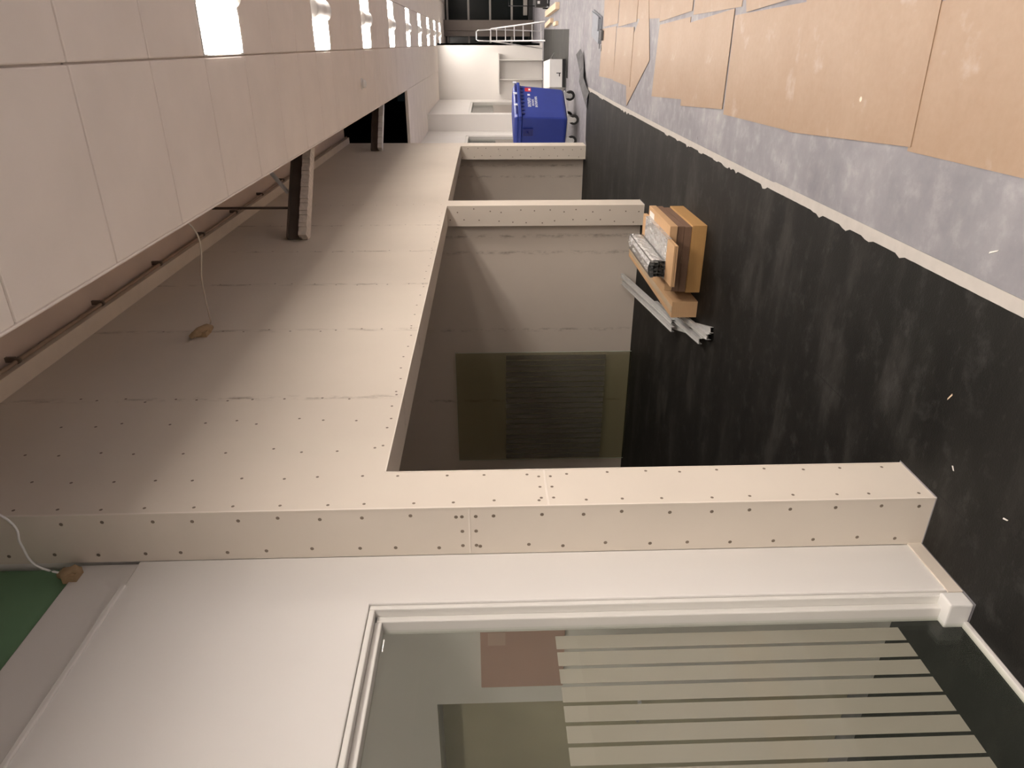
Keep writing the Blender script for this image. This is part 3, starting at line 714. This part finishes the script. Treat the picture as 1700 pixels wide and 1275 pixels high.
bm = BM(); box(bm, -W_ - .004, W_ + .004, -D_ - .004, -D_ - .0005, .004, .075); box(bm, W_ + .0005, W_ + .004, -D_ - .0005, D_, .004, .075); obj('lower_band', bm, M['black_plastic'], e)  # near-black band round the lower front and one side
bm = BM(); box(bm, -.06, .0, -D_ - .002, -D_ - .0005, .12, .14); box(bm, -.005, .01, -D_ - .002, -D_ - .0005, .10, .19); obj('black_mark', bm, M['black_plastic'], e)

# ------------------------------------------------------------------ far end: ladder, timber, trolley, shelf
ld = thing('step_ladder', 'aluminium step ladder standing open in front of the dark windows', 'ladder', (.29, 20.65, .02), math.radians(14))
top = 1.42
for s_ in (-1, 1):
    b_ = BM(); bar(b_, (s_ * .235, 0, 0), (s_ * .15, .38, top), .05, .025); obj('stile', b_, M['alu'], ld)
    b_ = BM(); bar(b_, (s_ * .225, .86, 0), (s_ * .145, .41, top), .035, .02); obj('rear_leg', b_, M['alu'], ld)
for k in range(6):
    f_ = (.10 + k * .235) / top; b_ = BM(); hw = .235 - .085 * f_ - .012
    box(b_, -hw, hw, .38 * f_ - .03, .38 * f_ + .05, top * f_ - .012, top * f_ + .012); obj('step', b_, M['alu'], ld, .003)
b_ = BM(); box(b_, -.15, .15, .33, .50, top, top + .025); obj('platform', b_, M['alu'], ld, .004)
b_ = BM(); tube(b_, [(-.145, .41, top + .01), (-.13, .44, top + .36), (-.10, .45, top + .40), (.10, .45, top + .40), (.13, .44, top + .36), (.145, .41, top + .01)], .017, 10); obj('safety_rail', b_, M['alu'], ld)

TG = 'pale timber offcuts on the floor before the dark windows'
def plank(a, b2, wd, h, z, label):
    d_ = Vector((b2[0] - a[0], b2[1] - a[1], 0)); L_ = d_.length
    b_ = BM(); box(b_, -wd / 2, wd / 2, -L_ / 2, L_ / 2, 0, h); o_ = obj('timber_offcut', b_, M['wood'], None, .004)
    o_.location = ((a[0] + b2[0]) / 2, (a[1] + b2[1]) / 2, z); o_.rotation_euler = (0, 0, math.atan2(-d_.x, d_.y)); tag(o_, label, 'timber', TG)
plank((.73, 17.0), (.66, 19.9), .13, .09, .001, 'long pale timber offcut at the foot of the ladder, farthest from it')
plank((.485, 18.4), (.40, 20.0), .10, .08, .001, 'middle pale timber offcut at the foot of the ladder')
plank((.40, 17.2), (.39, 17.9), .08, .06, .001, 'shortest pale timber offcut in front of the ladder')

e = thing('tool_trolley', 'black tool case on low legs by the dark windows', 'trolley', (.98, 19.9, 0.0))
bm = BM(); box(bm, -.17, .17, -.25, .25, .06, .34); obj('case', bm, M['black_plastic'], e, .015)
bm = BM(); tube(bm, [(-.13, .2, .34), (-.13, .2, 1.0), (.13, .2, 1.0), (.13, .2, .34)], .012); obj('handle', bm, M['black_plastic'], e)
for s_ in (-1, 1):
    b_ = BM(); tube(b_, [(s_ * .17, .15, .07), (s_ * .2, .15, .07)], .07, 18); obj('wheel', b_, M['rubber'], e)
    b_ = BM(); box(b_, s_ * .12 - .025, s_ * .12 + .025, -.24, -.19, 0, .06); obj('foot', b_, M['black_plastic'], e)
    b_ = BM(); box(b_, s_ * .07 - .03, s_ * .07 + .03, -.27, -.25, .24, .30); obj('latch', b_, M['alu'], e)
e = thing('bucket', 'white plastic bucket at the photo edge beside the black tool case', 'bucket', (1.42, 19.4, 0))
bm = BM(); tube(bm, [(0, 0, .001), (0, 0, .30), (0, 0, .31)], [.13, .155, .165], 24); obj('bucket_body', bm, M['white_plastic'], e)
bm = BM(); tube(bm, [(.155 * math.cos(a), 0, .29 - .13 * math.sin(a)) if False else (.17 * math.cos(a), -.02 - .10 * math.sin(a), .29) for a in [math.pi * k / 10 for k in range(11)]], .004, 6); obj('bail_handle', bm, M['alu'], e)

e = thing('shelf_unit', 'white shelf with two uprights against the white end wall', 'shelf', (-.765, YEND - .005, 0))
bm = BM(); box(bm, -.515, .515, -.28, 0, 1.215, 1.25); obj('shelf_board', bm, M['white_paint'], e, .003)
for x in (-.155, .345):
    b_ = BM(); box(b_, x - .015, x + .015, -.24, 0, 0, 1.2145); obj('upright', b_, M['white_paint'], e, .003)

# grey scraps on the concrete
def scrap(label, name, cat, loc, rz, pts, mat, wave, lift):
    b_ = BM(); n = 10; A = []; B2 = []
    for k, (x, y, wd) in enumerate(pts):
        z_ = .004 + lift * abs(math.sin(k * wave)); A.append([b_.verts.new((x - wd / 2, y, z_)), b_.verts.new((x, y, z_ + lift * .5)), b_.verts.new((x + wd / 2, y, z_ * .6 + .002))])
    for a, b2 in zip(A, A[1:]):
        for k in range(2): b_.faces.new((a[k], a[k + 1], b2[k + 1], b2[k]))
    o_ = obj(name, b_, mat); sm_ = o_.modifiers.new('solid', 'SOLIDIFY'); sm_.thickness = .004; sm_.offset = 1
    o_.location = loc; o_.rotation_euler = (0, 0, rz); tag(o_, label, cat)
scrap('torn dark grey underlay strip curling up on the concrete beside the bin', 'underlay_scrap', 'scrap', (-.58, 12.2, 0), math.radians(-32),
      [(0, -.45, .30), (.02, -.2, .2), (.0, .05, .16), (-.03, .3, .28), (0, .5, .34), (.05, .7, .2)], M['felt'], .9, .07)
e = thing('foam_sheet', 'folded blue grey foam sheet beside the farthest hardboard sheets', 'foam', (.22, 11.2, .002), math.radians(-8))
bm = BM(); box(bm, -.17, .17, -.42, .42, 0, .02); box(bm, -.17, .14, -.40, .30, .021, .04)
prism(bm, [(-.02, -.38), (.165, -.40), (.165, .30)], .041, .06); obj('folded_sheet', bm, M['foam'], e, .006)
bm = BM(); box(bm, -.10, .02, -.62, -.44, 0, .035); obj('loose_end', bm, M['felt'], e, .005)
for k, (x, y, s_) in enumerate(((.10, 10.35, .05), (.06, 10.15, .04))):
    b_ = BM(); prism(b_, [(-s_, -.01), (0, -.03), (s_, .01), (s_ * .3, .035)], 0, .006); o_ = obj('felt_crumb', b_, M['felt']); o_.location = (x - .12, y + .6, .001)
    tag(o_, ('larger' if k == 0 else 'smaller') + ' dark felt crumb on the concrete near the foam sheet', 'scrap', 'dark felt crumbs')
# litter on the near carpet
for x, y, s_, rz, mt, lab in ((-1.12, 2.14, .017, -.5, M['wood'], 'wood chip lying on the near black carpet'), (-.60, 2.15, .022, 2.02, M['label'], 'thin white sliver on the concrete beside the tape'),
                              (-1.35, 1.74, .011, 1.9, M['label'], 'tiny white paper curl on the black carpet near the glass'), (-1.34, 2.02, .010, .8, M['label'], 'tiny white paper curl on the carpet before the first pier')):
    b_ = BM(); prism(b_, [(-s_, -.001), (s_ * .8, -.003), (s_, .002), (-s_ * .7, .0025)], 0, .002); o_ = obj('litter', b_, mt); o_.location = (x, y, .0045 if x < -.76 else .0005); o_.rotation_euler = (0, 0, rz); tag(o_, lab, 'litter')

# ------------------------------------------------------------------ above the ceiling edge
e = thing('conduit', 'brown conduit with dark clips along the slab above the ceiling gap', 'pipe', (0, 0, 0))
bm = BM(); tube(bm, [(XP + .104, Y1a - 2.9, 3.918), (XP + .104, 12.2, 3.918)], .010, 10); obj('pipe', bm, M['pipe'], e)
y = 2.35
while y < 9.5:
    b_ = BM(); tube(b_, [(XP + .108, y - .010, 3.914), (XP + .108, y + .010, 3.914)], .0155, 12); box(b_, XP + .10, XP + .125, y - .008, y + .008, 3.922, ZS - .0005); obj('pipe_clip', b_, M['clip'], e); y += .83
def beam(label, a, b2, pal, rods):
    a, b2 = Vector(a), Vector(b2); d_ = (b2 - a).normalized(); s_ = Vector((-d_.y, d_.x, 0))
    e_ = thing('roof_beam', label, 'beam', tuple(a), math.atan2(d_.y, d_.x), 'short steel beams sticking out above the ceiling edge'); L_ = (b2 - a).length
    b_ = BM(); box(b_, 0, L_, -.006, .006, .03, .13); box(b_, 0, L_, -.05, .05, .13, .142); box(b_, 0, L_, -.05, .05, .018, .03); obj('steel_web', b_, M['steel_dark'], e_)
    b_ = BM(); n = 40
    for k in range(n):
        x0 = L_ * k / n; o2 = .006 * math.sin(k * 1.9); box(b_, x0, x0 + L_ / n - .003, -.09 + o2, -.02 + o2, -.035, .032)
    box(b_, 0, L_, -.02, .07, -.028, .016); obj('insulated_edge', b_, pal, e_)
    return e_
b1 = beam('near dark steel beam with ribbed pale lower edge above the ceiling gap', (XP + .002, 5.90, 3.17), (-.35, 6.85, 3.17), M['insul'], True)
b2_ = beam('farther short beam with white lower edge beside the black opening', (XP + .002, 11.3, 3.25), (-.35, 12.3, 3.25), M['white_plastic'], False)
o = None
bm = BM(); tube(bm, [(-1.27, 6.10, 3.313), (-1.27, 6.10, ZS - .001)], .011, 8); o = obj('threaded_rod', bm, M['steel_dark']); tag(o, 'dark threaded rod from the near beam up to the slab', 'rod')
bm = BM(); bar(bm, (-1.16, 6.18, 3.33), (-.62, 6.18, 3.72), .05, .02); o = obj('brace', bm, M['zinc']); tag(o, 'short slanted brace beside the near beam', 'brace')
bm = BM(); tube(bm, [(-.95, 3.9, ZS - .001), (-.95, 3.9, 3.90), (-.98, 3.92, 3.87)], .006, 6); o = obj('ceiling_hook', bm, M['clip']); tag(o, 'small hook under the slab', 'hook')

def bez(pts, n=8):
    P = [Vector(p) for p in pts]; out = []
    for i in range(len(P) - 1):
        p0, p1, p2, p3 = P[max(i - 1, 0)], P[i], P[i + 1], P[min(i + 2, len(P) - 1)]
        for k in range(n):
            t_ = k / n; out.append(.5 * ((2 * p1) + (-p0 + p2) * t_ + (2 * p0 - 5 * p1 + 4 * p2 - p3) * t_ ** 2 + (-p0 + 3 * p1 - 3 * p2 + p3) * t_ ** 3))
    return out + [P[-1]]
e = thing('cable', 'loose pale cable hanging over the ceiling edge to the upper plasterboard wall', 'cable', (0, 0, 0))
bm = BM(); tube(bm, bez([(-.60, 3.36, 3.965), (-.66, 3.33, 3.25), (-.80, 3.36, 3.02), (-1.10, 3.52, 3.10), (-1.36, 3.74, 3.19), (-1.455, 3.85, 3.235), (-1.475, 3.82, 3.25)]), .0042, 8); obj('cable_sheath', bm, M['cable'], e)
bm = BM(); tube(bm, [(-1.475, 3.83, 3.225), (-1.470, 3.79, 3.235), (-1.466, 3.74, 3.26), (-1.47, 3.67, 3.285)], [.012, .03, .026, .012], 10); box(bm, XP, -1.465, 3.72, 3.80, 3.22, 3.28); obj('sealing_lump', bm, M['pu_foam'], e)
e = thing('cable', 'white cable dropping to the wall beside the green board', 'cable', (0, 0, 0))
bm = BM(); tube(bm, bez([(-1.20, 1.98, 3.62), (-1.43, 1.98, 3.28), (-1.55, 1.98, 3.25), (-1.62, 1.98, 3.24), (-1.66, 1.98, 3.21), (-1.69, 1.985, 3.15)]), .004, 8); obj('cable_sheath', bm, M['white_plastic'], e)
bm = BM(); tube(bm, [(-1.70, 1.985, 3.165), (-1.69, 1.99, 3.14), (-1.69, 2.00, 3.115), (-1.70, 2.01, 3.10)], [.012, .02, .022, .012], 10); box(bm, XW - .02, -1.69, 1.97, 2.02, 3.10, 3.15); obj('sealing_lump', bm, M['pu_foam'], e)

e = thing('smoke_detector', 'small white round smoke detector on the ceiling tiles', 'detector', (-.39, 8.13, ZC))
bm = BM(); tube(bm, [(0, 0, -.012), (0, 0, -.0005)], .055, 24); obj('base', bm, M['white_plastic'], e)
bm = BM(); tube(bm, [(0, 0, -.05), (0, 0, -.045), (0, 0, -.0125)], [.025, .038, .042], 24); obj('sensor_head', bm, M['white_plastic'], e)
